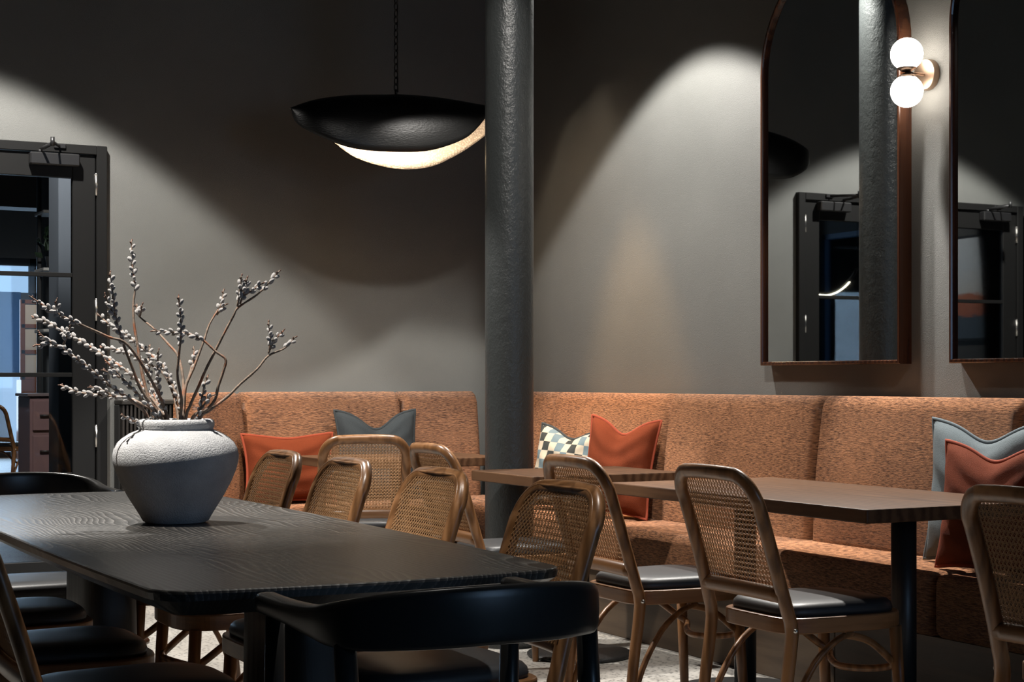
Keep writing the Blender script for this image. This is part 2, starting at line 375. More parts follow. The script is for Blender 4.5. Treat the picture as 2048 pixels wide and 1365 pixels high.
# ------------------------------------------------------------------ double door in the back wall
def box_obj(name, m, parent, *a, b=.003):
    return MB().rbox(*a, b=b).build(name, m, parent)
fr_ = struct(empty('door_frame', (0, 0, 0)), 'black door frame around the glazed double door')
FY0, FY1 = YB-.035, YB+.10
LX, RX = .214, 2.053                  # inside of jambs
box_obj('jamb', M['black_door'], fr_, RX, DX1, FY0, FY1, 0, DTOP)
box_obj('jamb', M['black_door'], fr_, DX0, LX, FY0, FY1, 0, DTOP)
box_obj('head', M['black_door'], fr_, LX, RX, FY0, FY1, DTOP-.047, DTOP)
box_obj('stop', M['black_door'], fr_, RX-.012, RX, FY0+.06, FY1, 0, DTOP-.07)
def door_leaf(name, xh, xm, hinge_right, label):
    d = struct(empty(name, (0, 0, 0)), label)
    a, b_ = (xm, xh) if hinge_right else (xh, xm)
    a += .004; b_ -= .004
    y0, y1 = YB-.02, YB+.025; zt = DTOP-.050
    hs, ms = (.117, .09)
    la, lb = (ms, hs) if hinge_right else (hs, ms)
    box_obj('stile', M['black_door'], d, a, a+la, y0, y1, .01, zt)
    box_obj('stile', M['black_door'], d, b_-lb, b_, y0, y1, .01, zt)
    ga, gb = a+la, b_-lb
    gt = zt-.122
    box_obj('rail', M['black_door'], d, ga, gb, y0, y1, gt, zt)
    box_obj('rail', M['black_door'], d, ga, gb, y0, y1, .01, .22)
    for z in (.66, 1.175, 1.69):
        box_obj('glazing_bar', M['black_door'], d, ga, gb, y0+.004, y1-.004, z-.011, z+.011, b=.002)
    prev = .22
    for z in (.66, 1.175, 1.69, gt+.011):
        MB().box(ga, gb, YB-.001, YB+.005, prev, z-.011).build('pane', M['glass'], d); prev = z+.011
    xs = xh-.001 if hinge_right else xh+.001
    for z in (.20, .856, 1.51, 2.16):
        h = MB().tube([(xs, y0-.006, z-.055), (xs, y0-.006, z+.055)], .0085, 10).build('hinge', M['steel'], d)
        MB().tube([(xs, y0-.006, z+.055), (xs, y0-.006, z+.060)], .006, 8).build('pin', M['steel'], h)
    # door closer body and folding arm
    s = -1 if hinge_right else 1
    c0 = xh+s*.095; c1 = xh+s*.345
    cz = zt-.035
    cl = box_obj('closer_body', M['black_metal'], d, min(c0, c1), max(c0, c1), y0-.055, y0-.002, cz-.032, cz+.03, b=.006)
    px = xh+s*.29
    MB().tube([(px, y0-.03, cz+.03), (px, y0-.03, cz+.045)], .012, 12).build('spindle', M['black_metal'], cl)
    k1 = Vector((px-s*.02, y0-.22, cz+.055)); k2 = Vector((px-s*.10, y0-.015, zt+.035))
    MB().tube([(px, y0-.03, cz+.045), k1], .011, 8, ry=.005).build('closer_arm', M['black_metal'], d)
    MB().tube([k1+Vector((0, 0, .006)), k2], .009, 8, ry=.005).build('closer_arm', M['black_metal'], d)
    MB().tube([k1+Vector((0, 0, -.014)), k1+Vector((0, 0, .03))], .011, 12).build('elbow', M['black_metal'], d)
    MB().rbox(k2.x-.03, k2.x+.03, y0-.025, y0-.012, k2.z-.012, k2.z+.012, b=.003).build('arm_bracket', M['black_metal'], d)
    return d
door_leaf('door_1', RX, 1.133, True, 'black framed glazed door leaf with overhead closer by the willow vase')
door_leaf('door_2', LX, 1.133, False, 'black framed glazed door leaf seen in the mirrors')
sl = struct(empty('window_2'), 'black framed sidelight beside the double door')
box_obj('stile', M['black_door'], sl, -.95, -.88, FY0, FY1, .25, DTOP); box_obj('rail', M['black_door'], sl, -.88, DX0, FY0, FY1, .25, .32)
box_obj('rail', M['black_door'], sl, -.88, DX0, FY0, FY1, DTOP-.07, DTOP); box_obj('glazing_bar', M['black_door'], sl, -.88, DX0, YB, YB+.03, 1.164, 1.186)
MB().box(-.88, DX0, YB+.01, YB+.016, .32, DTOP-.07).build('pane', M['glass'], sl)

# ------------------------------------------------------------------ column
cx, cy, cr = 3.306, 6.349, .1055
col = MB()
prof = [(cr*1.25, 0), (cr*1.25, .05), (cr*1.12, .07), (cr*1.04, .1), (cr, .13)]+[(cr, .13+i*.2) for i in range(1, 19)]+[(cr, ZC)]
col.lathe(prof, 0, 0, 48)
o = tag(col.build('column', M['column']), 'dark grey painted cast iron column with a pitted glossy surface', 'column'); o.location = (cx, cy, 0)

# ================================================================== BANQUETTE
bq = empty('banquette', (4.2, 6.5, 0))
tag(bq, 'terracotta chenille corner banquette running along both walls', 'banquette')
def P(o):  # keep world placement under the banquette empty
    o.parent = bq; o.location = Vector(o.location)-Vector(bq.location); return o
ZT = 1.085; ZS = .50
def back_panel(p0, p1, nrm, th=.17, name='back_panel', zt=ZT, zb=.44, lean=.05):
    """padded back between plan points p0->p1, front face offset along nrm; profile rounded at top and pulled in at the seams"""
    p0 = Vector((*p0, 0)); p1 = Vector((*p1, 0)); n_ = Vector((*nrm, 0)).normalized(); L = (p1-p0).length; e = (p1-p0)/L
    prof = []   # (offset toward room, z)
    R = .055
    prof.append((-th+.005, zb)); prof.append((-th+.005, zt-R*.6))
    for k in range(1, 5): a = PI-PI/2*k/5; prof.append((-th+.005+R*.6*(1+math.cos(a)), zt-R*.6+R*.6*math.sin(a)))
    for k in range(0, 7): a = PI/2-PI/2*k/6; prof.append((-R-lean*.0+R*math.cos(a), zt-R+R*math.sin(a)))
    for k in range(1, 9):
        t = k/8; prof.append((lean*t+.012*math.sin(PI*t), zt-R-(zt-R-zb)*t))
    cuts = [0, .004, .010, .018, .03, .05]+[.05+(L-.1)*k/8 for k in range(1, 8)]+[L-.05, L-.03, L-.018, L-.010, L-.004, L]
    rs = []
    for s_ in cuts:
        dd = min(s_, L-s_); pin = .040*max(0, 1-dd/.035)**2.0
        cz = pin*.9
        rs.append([tuple(p0+e*s_+n_*((x-pin if x > -th*.5 else x))+Vector((0, 0, z-(cz if z > zt-R else 0)))) for x, z in prof])
    mb = MB().rings(rs, True, True, True)
    # local origin at p0 so the weave runs across
    me = mb.build(name, M['chenille']); return P(me)
XF, YF = 4.20, 8.36
seams = [8.30, 7.58, 6.48, 5.36, 4.24, 3.12, 2.00]
for a, b_ in zip(seams[:-1], seams[1:]):
    back_panel((XF, a-.004), (XF, b_+.004), (-1, 0))
bx = [4.17, 3.69, 2.775]
for a, b_ in zip(bx[:-1], bx[1:]):
    back_panel((b_+.004, YF), (a-.004, YF), (0, -1), th=.2)
# chamfered end of the back
pa = Vector((2.775, YF)); pb = Vector((2.43, YF-.345))
back_panel((pb.x, pb.y), (pa.x, pa.y), (.707, -.707), th=.15)
def seat(x0, x1, y0, y1, front, name='seat_cushion'):
    o = MB().box(x0, x1, y0, y1, .285, ZS).build(name, M['chenille']); m_ = bevel(o, .035, 4, 30)
    for p_ in o.data.polygons: p_.use_smooth = True
    return P(o)
SX = 3.80
for a, b_ in ((7.86, 6.48), (6.48, 4.24), (4.24, 2.00)):
    seat(SX, XF+.06, b_+.001, a-.001, 'x')
seat(2.62, 3.98, 7.88, YF+.02, 'y'); seat(3.981, XF+.06, 7.88, YF+.02, 'y')
for k, (a, b_) in enumerate(((8.3, 6.9), (6.9, 4.8), (4.8, 2.0))):
    P(MB().rbox(3.84, XF+.05, b_+.001, a-.001, .0, .284, b=.003).build('plinth', M['plinth']))
P(MB().rbox(2.62, 3.84, 7.93, YF, .0, .284, b=.003).build('plinth', M['plinth']))
# ------------------------------------------------------------------ slatted radiator cover beside the door
rc = tag(empty('slatted_cover', (2.3, 8.45, 0)), 'dark slatted radiator cover low on the wall behind the vase', 'radiator cover')
def Q(o, par): o.parent = par; o.location = Vector(o.location)-Vector(par.location); return o
RCX0, RCX1 = 2.15, 2.60
Q(MB().rbox(RCX0, RCX1, 8.50, YB-.002, .10, 1.02).build('back_board', simple('slat_backing', (.006, .006, .006), .7)), rc)
Q(MB().rbox(RCX0, RCX1, 8.44, YB-.002, 1.021, 1.045).build('top_board', simple('cover_top', (.012, .010, .008), .5)), rc)
Q(MB().rbox(RCX0, RCX1, 8.46, YB-.002, .0, .10).build('skirting', simple('grey_skirting', (.10, .097, .09), .6)), rc)
slat_m = wood('dark_slat', (.006, .005, .004), (.010, .008, .0065), (.016, .013, .010), .5, (9, 9, .9), 6)
s0 = MB().rbox(-.006, .006, -.025, .025, 0, .918, b=.0015).build('slat', slat_m); s0.location = (RCX0+.012, 8.474, .101); Q(s0, rc)
k = 1
while RCX0+.012+k*.0205 < RCX1:
    c = s0.copy(); C.objects.link(c); c.location = s0.location+Vector((k*.0205, 0, 0)); k += 1

# ================================================================== CUSHIONS
def pillow(name, w_, h_, t_, mt, pm, chop, label, cat, loc, rz, tilt, roll=0, horn=.10, puff=.5):
    n = 28; mb = MB()
    def pt(u, v, side):
        x = w_/2*u*(1-horn*(1-v*v)); z = h_/2*v*(1-horn*(1-u*u))
        z -= chop*math.exp(-(u/.42)**2)*max(0, (v+.35)/1.35)**1.6
        prof = max(0, (1-u**4)*(1-v**4))**puff*(1-.25*(u*u+v*v)/2)
        th = t_/2*prof
        th *= 1-.35*chop/.08*math.exp(-(u/.25)**2)*max(0, v) if chop else 1
        th += .0045*prof*math.sin(7*u+5*v+w_*40)+.0035*prof*math.sin(13*v-6*u*u+w_*90)+.004*prof*max(0, math.sin(10*(u*abs(v)+v*.3)))*abs(u)
        return (x, side*th, z+h_/2)
    for side in (-1, 1):
        vs_ = [pt(-1+2*i/n, -1+2*j/n, side) for j in range(n+1) for i in range(n+1)]
        fs = []
        for j in range(n):
            for i in range(n):
                a = j*(n+1)+i; f = (a, a+1, a+n+2, a+n+1); fs.append(f if side < 0 else f[::-1])
        mb.add(vs_, fs, True)
    root = empty(name, loc)
    root.rotation_euler = (tilt, roll, rz)
    mb.build('cover', mt, root)
    edge = [(-1+2*i/n, -1) for i in range(n)]+[(1, -1+2*i/n) for i in range(n)]+[(1-2*i/n, 1) for i in range(n)]+[(-1, 1-2*i/n) for i in range(n)]
    pts = [Vector(pt(u, v, 1)) for u, v in edge]
    pts = [p+Vector((p.x, 0, p.z-h_/2)).normalized()*.004 for p in pts]
    MB().tube(pts, .0075, 6, ry=.0035, closed=True, up=(1, 0, 0)).build('flange', pm, root)
    tag(root, label, cat, 'scatter cushions on the banquette'); return root
RZW = -PI/2
pillow('cushion', .50, .36, .15, M['rust'], M['piping_rust'], .012, 'rust linen lumbar cushion at the left end of the banquette', 'cushion', (2.97, 8.17, .510), .0, -.16)
pillow('cushion', .47, .48, .15, M['charcoal'], M['piping_char'], .085, 'charcoal linen cushion with a dented top behind the frontal cane chair', 'cushion', (3.485, 8.19, .510), .0, -.16)
pillow('cushion', .44, .41, .14, M['check'], M['piping_char'], .045, 'black and cream checked cushion beside the column', 'cushion', (3.97, 7.10, .515), RZW+.30, -.22, .06)
pillow('cushion', .37, .46, .15, M['rust'], M['piping_rust'], .060, 'rust linen cushion with a dented top next to the checked cushion', 'cushion', (3.98, 6.61, .518), RZW+.50, -.20, .06)
pillow('cushion', .56, .50, .125, M['bluegrey'], M['piping_blue'], .055, 'large blue grey linen cushion at the right end of the banquette', 'cushion', (4.062, 4.29, .510), RZW, -.085)
pillow('cushion', .48, .43, .12, M['rust'], M['piping_rust'], .045, 'bright rust linen cushion in front of the blue grey cushion', 'cushion', (3.928, 4.12, .510), RZW+.0, -.11)

# ================================================================== TABLES
def cafe_table(name, outline, z, posts, label, th=.042, pr=.265):
    cx_ = sum(p[0] for p in posts)/len(posts); cy_ = sum(p[1] for p in posts)/len(posts)
    t = tag(empty(name, (cx_, cy_, 0)), label, 'table', 'brown wooden banquette tables')
    ol = [(x-cx_, y-cy_) for x, y in outline]
    o = MB().prism(ol, z-th, z, .004).build('table_top', M['walnut'], t)
    for (x, y) in posts:
        x -= cx_; y -= cy_
        p_ = MB().lathe([(.04, .022), (.04, z-th-.008)], x, y, 28).build('post', M['black_metal'], t)
        MB().rbox(x-.15, x+.15, y-.15, y+.15, z-th-.008, z-th, b=.002).build('mounting_plate', M['black_metal'], p_)
        bs = MB().lathe([(pr-.005, 0), (pr, .004), (pr, .012), (pr-.01, .018), (.05, .022)], x, y, 48).build('base_plate', base_m, t)
    return t
m, nt, b = mat('cast_black_base'); b.inputs['Base Color'].default_value = (.014, .014, .014, 1); b.inputs['Roughness'].default_value = .45
bump(nt, b, noise(nt, coords(nt), 150, 3), .5, .004); base_m = m
TZ = .77
cafe_table('cafe_table', rrect(3.150, 3.885, 3.79, 5.24, .006, 2), TZ, [(3.55, 4.09), (3.55, 4.95)], 'long brown oak table on two black posts beside the rust and blue cushions')
cafe_table('cafe_table', rrect(3.06, 3.77, 5.68, 6.225, .006, 2), TZ, [(3.44, 5.97)], 'square brown oak table standing against the column', pr=.22)
cafe_table('cafe_table', rrect(2.86, 3.74, 7.22, 7.84, .09, 6), TZ, [(3.30, 7.53)], 'brown table with rounded ends in the banquette nook under the pendant')

# dining table
def dining_outline():
    xc, yc, hw, y0, y1 = 1.225, 4.22, .435, 2.85, 5.60
    out = []
    n = 96; hl = (y1-y0)/2
    for k in range(n):
        a = 2*PI*k/n; c_, s_ = math.cos(a), math.sin(a)
        e = 2/9.0
        x = math.copysign(abs(c_)**e, c_); y = math.copysign(abs(s_)**(e*.42), s_)
        out.append((x, y))
    # bowed sides and ends
    res = []
    for x, y in out:
        X = (hw-.02*y*y)*x; Y = (hl-.03*x*x)*y
        res.append((X, Y))
    return xc, (y0+y1)/2, res
def bowed(hw, hl, bw, bl, r):
    pts = []
    # corners as arcs, sides as bows (CCW)
    def side(p, q, bow, nx, ny, n=12):
        for k in range(1, n):
            t = k/n; s_ = 4*t*(1-t)*bow
            pts.append((p[0]+(q[0]-p[0])*t+nx*s_, p[1]+(q[1]-p[1])*t+ny*s_))
    def arc(cx_, cy_, a0, n=8):
        for k in range(n+1):
            a = a0+PI/2*k/n; pts.append((cx_+r*math.cos(a), cy_+r*math.sin(a)))
    arc(hw-r, -hl+r, -PI/2); side((hw, -hl+r), (hw, hl-r), bw, 1, 0)
    arc(hw-r, hl-r, 0); side((hw-r, hl), (-hw+r, hl), bl, 0, 1)
    arc(-hw+r, hl-r, PI/2); side((-hw, hl-r), (-hw, -hl+r), bw, -1, 0)
    arc(-hw+r, -hl+r, PI); side((-hw+r, -hl), (hw-r, -hl), bl, 0, -1)
    return pts
DTX, DTY = 1.225, 4.235
dt = tag(empty('dining_table', (DTX, DTY, 0)), 'long black ash dining table with rounded corners carrying the vase', 'table')
top = MB().prism(bowed(.425, 1.345, .025, .03, .085), TZ-.05, TZ, .006, bot_inset=.05).build('table_top', M['black_top'], dt)
for sy in (-1, 1):
    rs = []
    for z, k in ((0, 1.12), (.04, 1.11), (.2, 1.05), (.4, 1.0), (.6, .97), (TZ-.05, .96)):
        n = 40; ring = []
        for j in range(n):
            a = 2*PI*j/n; c_, s_ = math.cos(a), math.sin(a)
            ring.append((.010+.090*k*math.copysign(abs(c_)**.6, c_), sy*.865+.165*k*math.copysign(abs(s_)**.6, s_), z))
        rs.append(ring)
    MB().rings(rs, True, True, True).build('pedestal', M['black_leg'], dt)

# ================================================================== CANE CHAIRS
def chair_back_y(z, x=0):
    # lean of the back; faces +y
    t = max(0, (z-.45))/.46
    return -.215-.12*t-.025*t*t - .016*(1-(x/.2)**2)*min(1, max(0, (z-.5)/.1))
def build_chair():
    root = empty('cane_chair')
    HW = .185
    def half(s):
        pts = [(s*.200, -.275, 0), (s*.198, -.258, .12), (s*.196, -.235, .30), (s*.195, -.216, .44)]
        for z, x in ((.50, .192), (.56, .188), (.63, .186), (.70, .185), (.76, .185)):
            pts.append((s*x, chair_back_y(z, .2), z))
        return pts
    L_ = half(-1); R_ = half(1)
    arc = []
    for k in range(1, 9):
        a = PI-PI/2*k/8
        x = -HW+.078*(1+math.cos(a)); z = .805+(.886-.805)*math.sin(a); arc.append((x, chair_back_y(z, x), z))
    mid = [(-.05, 0, .8885), (0, 0, .889), (.05, 0, .8885)]
    mid = [(x, chair_back_y(z, x), z) for x, _, z in mid]
    pts = L_+[(-HW, chair_back_y(.805, .2), .805)]+arc+mid+[(-x, y, z) for x, y, z in arc[::-1]]+[(HW, chair_back_y(.805, .2), .805)]+R_[::-1]
    sp = smooth_path(pts, 2)
    def wd_(p): return .0165+.0055*min(1, p.z/.5)
    MB().tube(sp, [.0145+.0035*min(1, p.z/.42) for p in sp], 14, ry=[wd_(p) for p in sp], up=(0, 1, 0)).build('bent_frame', M['chair_wood'], root)
    # lip holding the cane on the front face of the frame
    Z0, Z1 = .556, .894
    OFF = .0165
    def outl(z):
        w_ = .192-.003*min(1, max(0, (z-Z0)/.2))
        if z > .805:
            t = min(1, (z-.805)/(Z1-.805)); w_ = .189-.080+.080*math.sqrt(max(0, 1-t*t))
        return w_
    lip = []
    zs = [Z0+(Z1-Z0)*(1-(1-k/24)**2) for k in range(25)]
    for z in zs: lip.append((-outl(z), z))
    for z in reversed(zs): lip.append((outl(z), z))
    lip3 = [(x, chair_back_y(z, x)+OFF-.001, z) for x, z in lip]
    MB().tube(lip3, .0042, 6, up=(0, 1, 0)).build('cane_spline', M['chair_wood'], root)
    MB().tube([(x, chair_back_y(.548, x)-.002, .548+.004*(1-(x/.19)**2)) for x in [-.186+.372*k/12 for k in range(13)]], .0225, 12, ry=.0155).build('back_rail', M['rail_wood'], root)
    # cane weave
    cane = MB()
    def inside(x, z): return Z0-.006 <= z <= Z1+.004 and abs(x) <= outl(min(max(z, Z0), Z1))+.004
    def strip(p, q, wd, off):
        # p,q in (x,z); build clipped pieces following the curved back
        L = math.hypot(q[0]-p[0], q[1]-p[1]); n = max(2, int(L/.012)); run = []
        ex, ez = (q[0]-p[0])/L, (q[1]-p[1])/L; nx, nz = -ez, ex
        def flush():
            if len(run) > 1:
                pick = run[::3] if (len(run)-1) % 3 == 0 else run[::3]+[run[-1]]
                v = []; f = []
                for (x, z) in pick:
                    for s_ in (-1, 1):
                        X = x+nx*s_*wd/2; Z = z+nz*s_*wd/2; v.append((X, chair_back_y(z, x)+OFF+off-.003, Z))
                    v.append((x, chair_back_y(z, x)+OFF+off-.003-.0012, z))
                for i in range(len(pick)-1):
                    a = i*3; b_ = a+3
                    f += [(a, a+1, b_+1, b_), (a+1, a+2, b_+2, b_+1), (a+2, a, b_, b_+2)]
                cane.add(v, f)
            run.clear()
        for i in range(n+1):
            x = p[0]+(q[0]-p[0])*i/n; z = p[1]+(q[1]-p[1])*i/n
            if inside(x, z): run.append((x, z))
            else: flush()
        flush()
    pitch = .0143; g = .0019; wd = .0021
    nx_ = int(.19/pitch)+1
    for i in range(-nx_, nx_+1):
        for s_ in (-g/1.0, g/1.0): strip((i*pitch+s_*.9, Z0-.01), (i*pitch+s_*.9, Z1+.01), wd*.8, 0)
    nz_ = int((Z1-Z0)/pitch)+2
    for j in range(nz_):
        for s_ in (-g, g): strip((-.2, Z0+j*pitch+s_*.9), (.2, Z0+j*pitch+s_*.9), wd*.8, .001)
    for k in range(-nx_-nz_-2, nx_+nz_+2):
        c_ = (k+.5)*pitch
        strip((c_, Z0-.01), (c_+(Z1-Z0+.02), Z1+.01), wd, .002)
        strip((c_, Z0-.01), (c_-(Z1-Z0+.02), Z1+.01), wd, .003)
    co = cane.build('cane_panel', M['cane'], root); co['kind'] = 'stuff'
    # seat ring
    def seat_outline(inset=0, n=72):
        out = []
        for k in range(n):
            a = 2*PI*k/n; c_, s_ = math.cos(a), math.sin(a)
            ex = .34 if s_ < 0 else .55
            x = math.copysign(abs(c_)**ex, c_); y = math.copysign(abs(s_)**ex, s_)
            hw = .190+.018*y
            out.append(((hw-inset)*x, .005+(.222-inset)*y))
        return out
    MB().prism(seat_outline(), .432, .478, .005).build('seat_frame', M['rail_wood'], root)
    so = seat_outline(.018); rs = []
    for sc, z in ((1, .478), (1.01, .488), (.995, .500), (.955, .509), (.86, .515), (.6, .519), (.3, .520), (.02, .520)):
        rs.append([(x*sc, .005+(y-.005)*sc, z) for x, y in so])
    MB().rings(rs, True, True, True).build('seat_pad', M['leather'], root)
    for s_ in (-1, 1):
        MB().tube([(s_*.166, .178, .435), (s_*.172, .19, .22), (s_*.182, .205, 0)], [.0185, .017, .013], 12).build('front_leg', M['chair_wood'], root)
        # rear brace arching from the back leg up to the seat ring
        br = smooth_path([(s_*.190, -.245, .10), (s_*.188, -.205, .23), (s_*.186, -.13, .35), (s_*.183, -.05, .41), (s_*.178, .01, .424)], 4)
        MB().tube(br, .0115, 8, ry=.009).build('rear_brace', M['chair_wood'], root)
        MB().tube([(s_*.2105, -.218, .452), (s_*.216, -.218, .452)], .007, 10).sphere((s_*.2155, -.218, .452), .007, n=8, m=4).build('screw', M['steel'], root)
    hoop = smooth_path([(-.178, -.02, .424), (-.175, .07, .40), (-.166, .15, .345), (-.145, .185, .315), (-.09, .15, .30), (0, .115, .296), (.09, .15, .30), (.145, .185, .315), (.166, .15, .345), (.175, .07, .40), (.178, -.02, .424)], 5)
    MB().tube(hoop, .0115, 8, ry=.010).build('hoop_stretcher', M['chair_wood'], root)
    return root
chair0 = build_chair(); used = [False]
def place_chair(x, y, rz, label, group):
    o = chair0 if not used[0] else copy_tree(chair0)
    used[0] = True
    o.location = (x, y, 0); o.rotation_euler = (0, 0, rz)
    return tag(o, label, 'chair', group)
GD = 'cane chairs around the black dining table'; GB = 'cane chairs at the banquette tables'
FX, FNX = -PI/2, PI/2     # facing +x, facing -x
place_chair(3.035, 3.905, FX, 'oak cane back chair at the middle of the long brown table, nearest whole one', GB)
place_chair(2.985, 4.62, FX, 'oak cane back chair in front of the rust cushion with a dented top', GB)
place_chair(3.105, 2.78, FX, 'oak cane back chair cut off by the right edge of the photo', GB)
place_chair(3.00, 5.74, FX, 'oak cane back chair pushed up to the square table beside the column', GB)
place_chair(2.90, 7.08, -.30, 'oak cane back chair seen square from behind at the nook table', GB)
# right side of the dining table, facing it; numbered from the near end
lab = ['nearest of the four cane chairs on the banquette side of the dining table', 'second nearest of the four cane chairs on the banquette side of the dining table',
       'third nearest of the four cane chairs on the banquette side of the dining table', 'farthest of the four cane chairs on the banquette side, next to the vase']
for (y, dx, a), l in zip(((3.42, .015, 0), (4.10, 0, 0), (4.76, 0, 0), (5.36, 0, 0)), lab):
    place_chair(1.56+dx, y, FNX+a, l, GD)
lab = ['nearest cane chair on the door side of the dining table, cut by the left edge', 'middle cane chair on the door side of the dining table', 'far cane chair on the door side, mostly hidden under the table']
for x, y, l in zip((.912, .885, .885), (3.50, 4.13, 4.77), lab):
    place_chair(x, y, FX, l, GD)

# ================================================================== BLACK ARMCHAIRS
def build_armchair():
    root = empty('black_armchair')
    half_ = [(-.245, .15, .752, .019, .021), (-.247, .08, .752, .019, .021), (-.246, .0, .751, .021, .021), (-.243, -.09, .750, .027, .020), (-.236, -.15, .752, .036, .019),
             (-.215, -.205, .757, .043, .016), (-.165, -.25, .764, .047, .013), (-.09, -.28, .768, .049, .011), (0, -.29, .770, .049, .011)]
    full = half_+[(-x, y, z, h, t) for x, y, z, h, t in half_[-2::-1]]
    p3 = smooth_path([(a[0], a[1], a[2]) for a in full], 4); hh = smooth_path([(a[3], a[4], 0) for a in full], 4)
    rs = []
    for i, p in enumerate(p3):
        t = (p3[min(i+1, len(p3)-1)]-p3[max(i-1, 0)]); t.z = 0; t.normalize(); nrm = Vector((-t.y, t.x, 0))
        h, tk = hh[i].x, hh[i].y; ring = []
        for k in range(16):
            a = 2*PI*k/16; c_, s_ = math.cos(a), math.sin(a)
            ring.append(p+nrm*(tk*math.copysign(abs(c_)**.55, c_))+Vector((0, 0, h*math.copysign(abs(s_)**.55, s_))))
        rs.append(ring)
    MB().rings(rs, True, True, True).build('arm_rail', M['armchair'], root)
    for s_ in (-1, 1):
        MB().tube([(s_*.236, .13, .738), (s_*.235, .14, .45), (s_*.245, .16, 0)], [.017, .0205, .013], 14).build('front_leg', M['armchair'], root)
        MB().tube([(s_*.226, -.175, .735), (s_*.224, -.19, .60), (s_*.222, -.205, .45), (s_*.232, -.26, 0)], [.0185, .02, .0215, .013], 14).build('rear_leg', M['armchair'], root)
        MB().tube([(s_*.234, .14, .42), (s_*.222, -.205, .42)], .018, 10, ry=.01).build('side_rail', M['armchair'], root)
    MB().tube([(-.234, .14, .42), (.234, .14, .42)], .018, 10, ry=.01).build('front_rail', M['armchair'], root)
    MB().tube([(-.222, -.205, .42), (.222, -.205, .42)], .018, 10, ry=.01).build('back_rail', M['armchair'], root)
    rs = []
    so = rrect(-.225, .225, -.2, .19, .05, 5)
    for sc, z in ((1, .425), (1.01, .445), (.98, .46), (.9, .468), (.5, .472), (.02, .473)): rs.append([(x*sc, -.005+(y+.005)*sc, z) for x, y in so])
    MB().rings(rs, True, True, True).build('seat_pad', M['leather'], root)
    return root
arm0 = build_armchair()
arm0.location = (1.222, 2.665, 0); arm0.rotation_euler = (0, 0, 0)
tag(arm0, 'black wooden armchair with a curved back rail in the foreground', 'armchair', 'black armchairs at the ends of the dining table')
arm1 = copy_tree(arm0); arm1.location = (1.18, 5.775, 0); arm1.rotation_euler = (0, 0, PI)
tag(arm1, 'black armchair at the far end of the dining table by the door', 'armchair', 'black armchairs at the ends of the dining table')

# ================================================================== VASE AND WILLOW
VX, VY = 1.243, 4.31
vz = tag(empty('vase', (VX, VY, TZ+.0012)), 'round rough plaster vase on the black dining table', 'vase')
prof = [(.078, .0), (.086, .004), (.101, .03), (.126, .07), (.147, .11), (.159, .14), (.1645, .162), (.1655, .178), (.162, .196), (.153, .212), (.139, .2255), (.122, .236), (.108, .2425), (.099, .246),
        (.0985, .250), (.1015, .257), (.1015, .266), (.098, .272), (.091, .274), (.084, .270), (.082, .258), (.082, .242), (.11, .22), (.135, .18), (.12, .1), (.07, .02), (.001, .015)]
body = MB().lathe([p for p in prof], 0, 0, 72, caps=False).build('body', M['vase'], vz)
MB().lathe([(.001, 0.0), (.078, 0.0)], 0, 0, 48, caps=False).build('foot', M['vase'], vz)

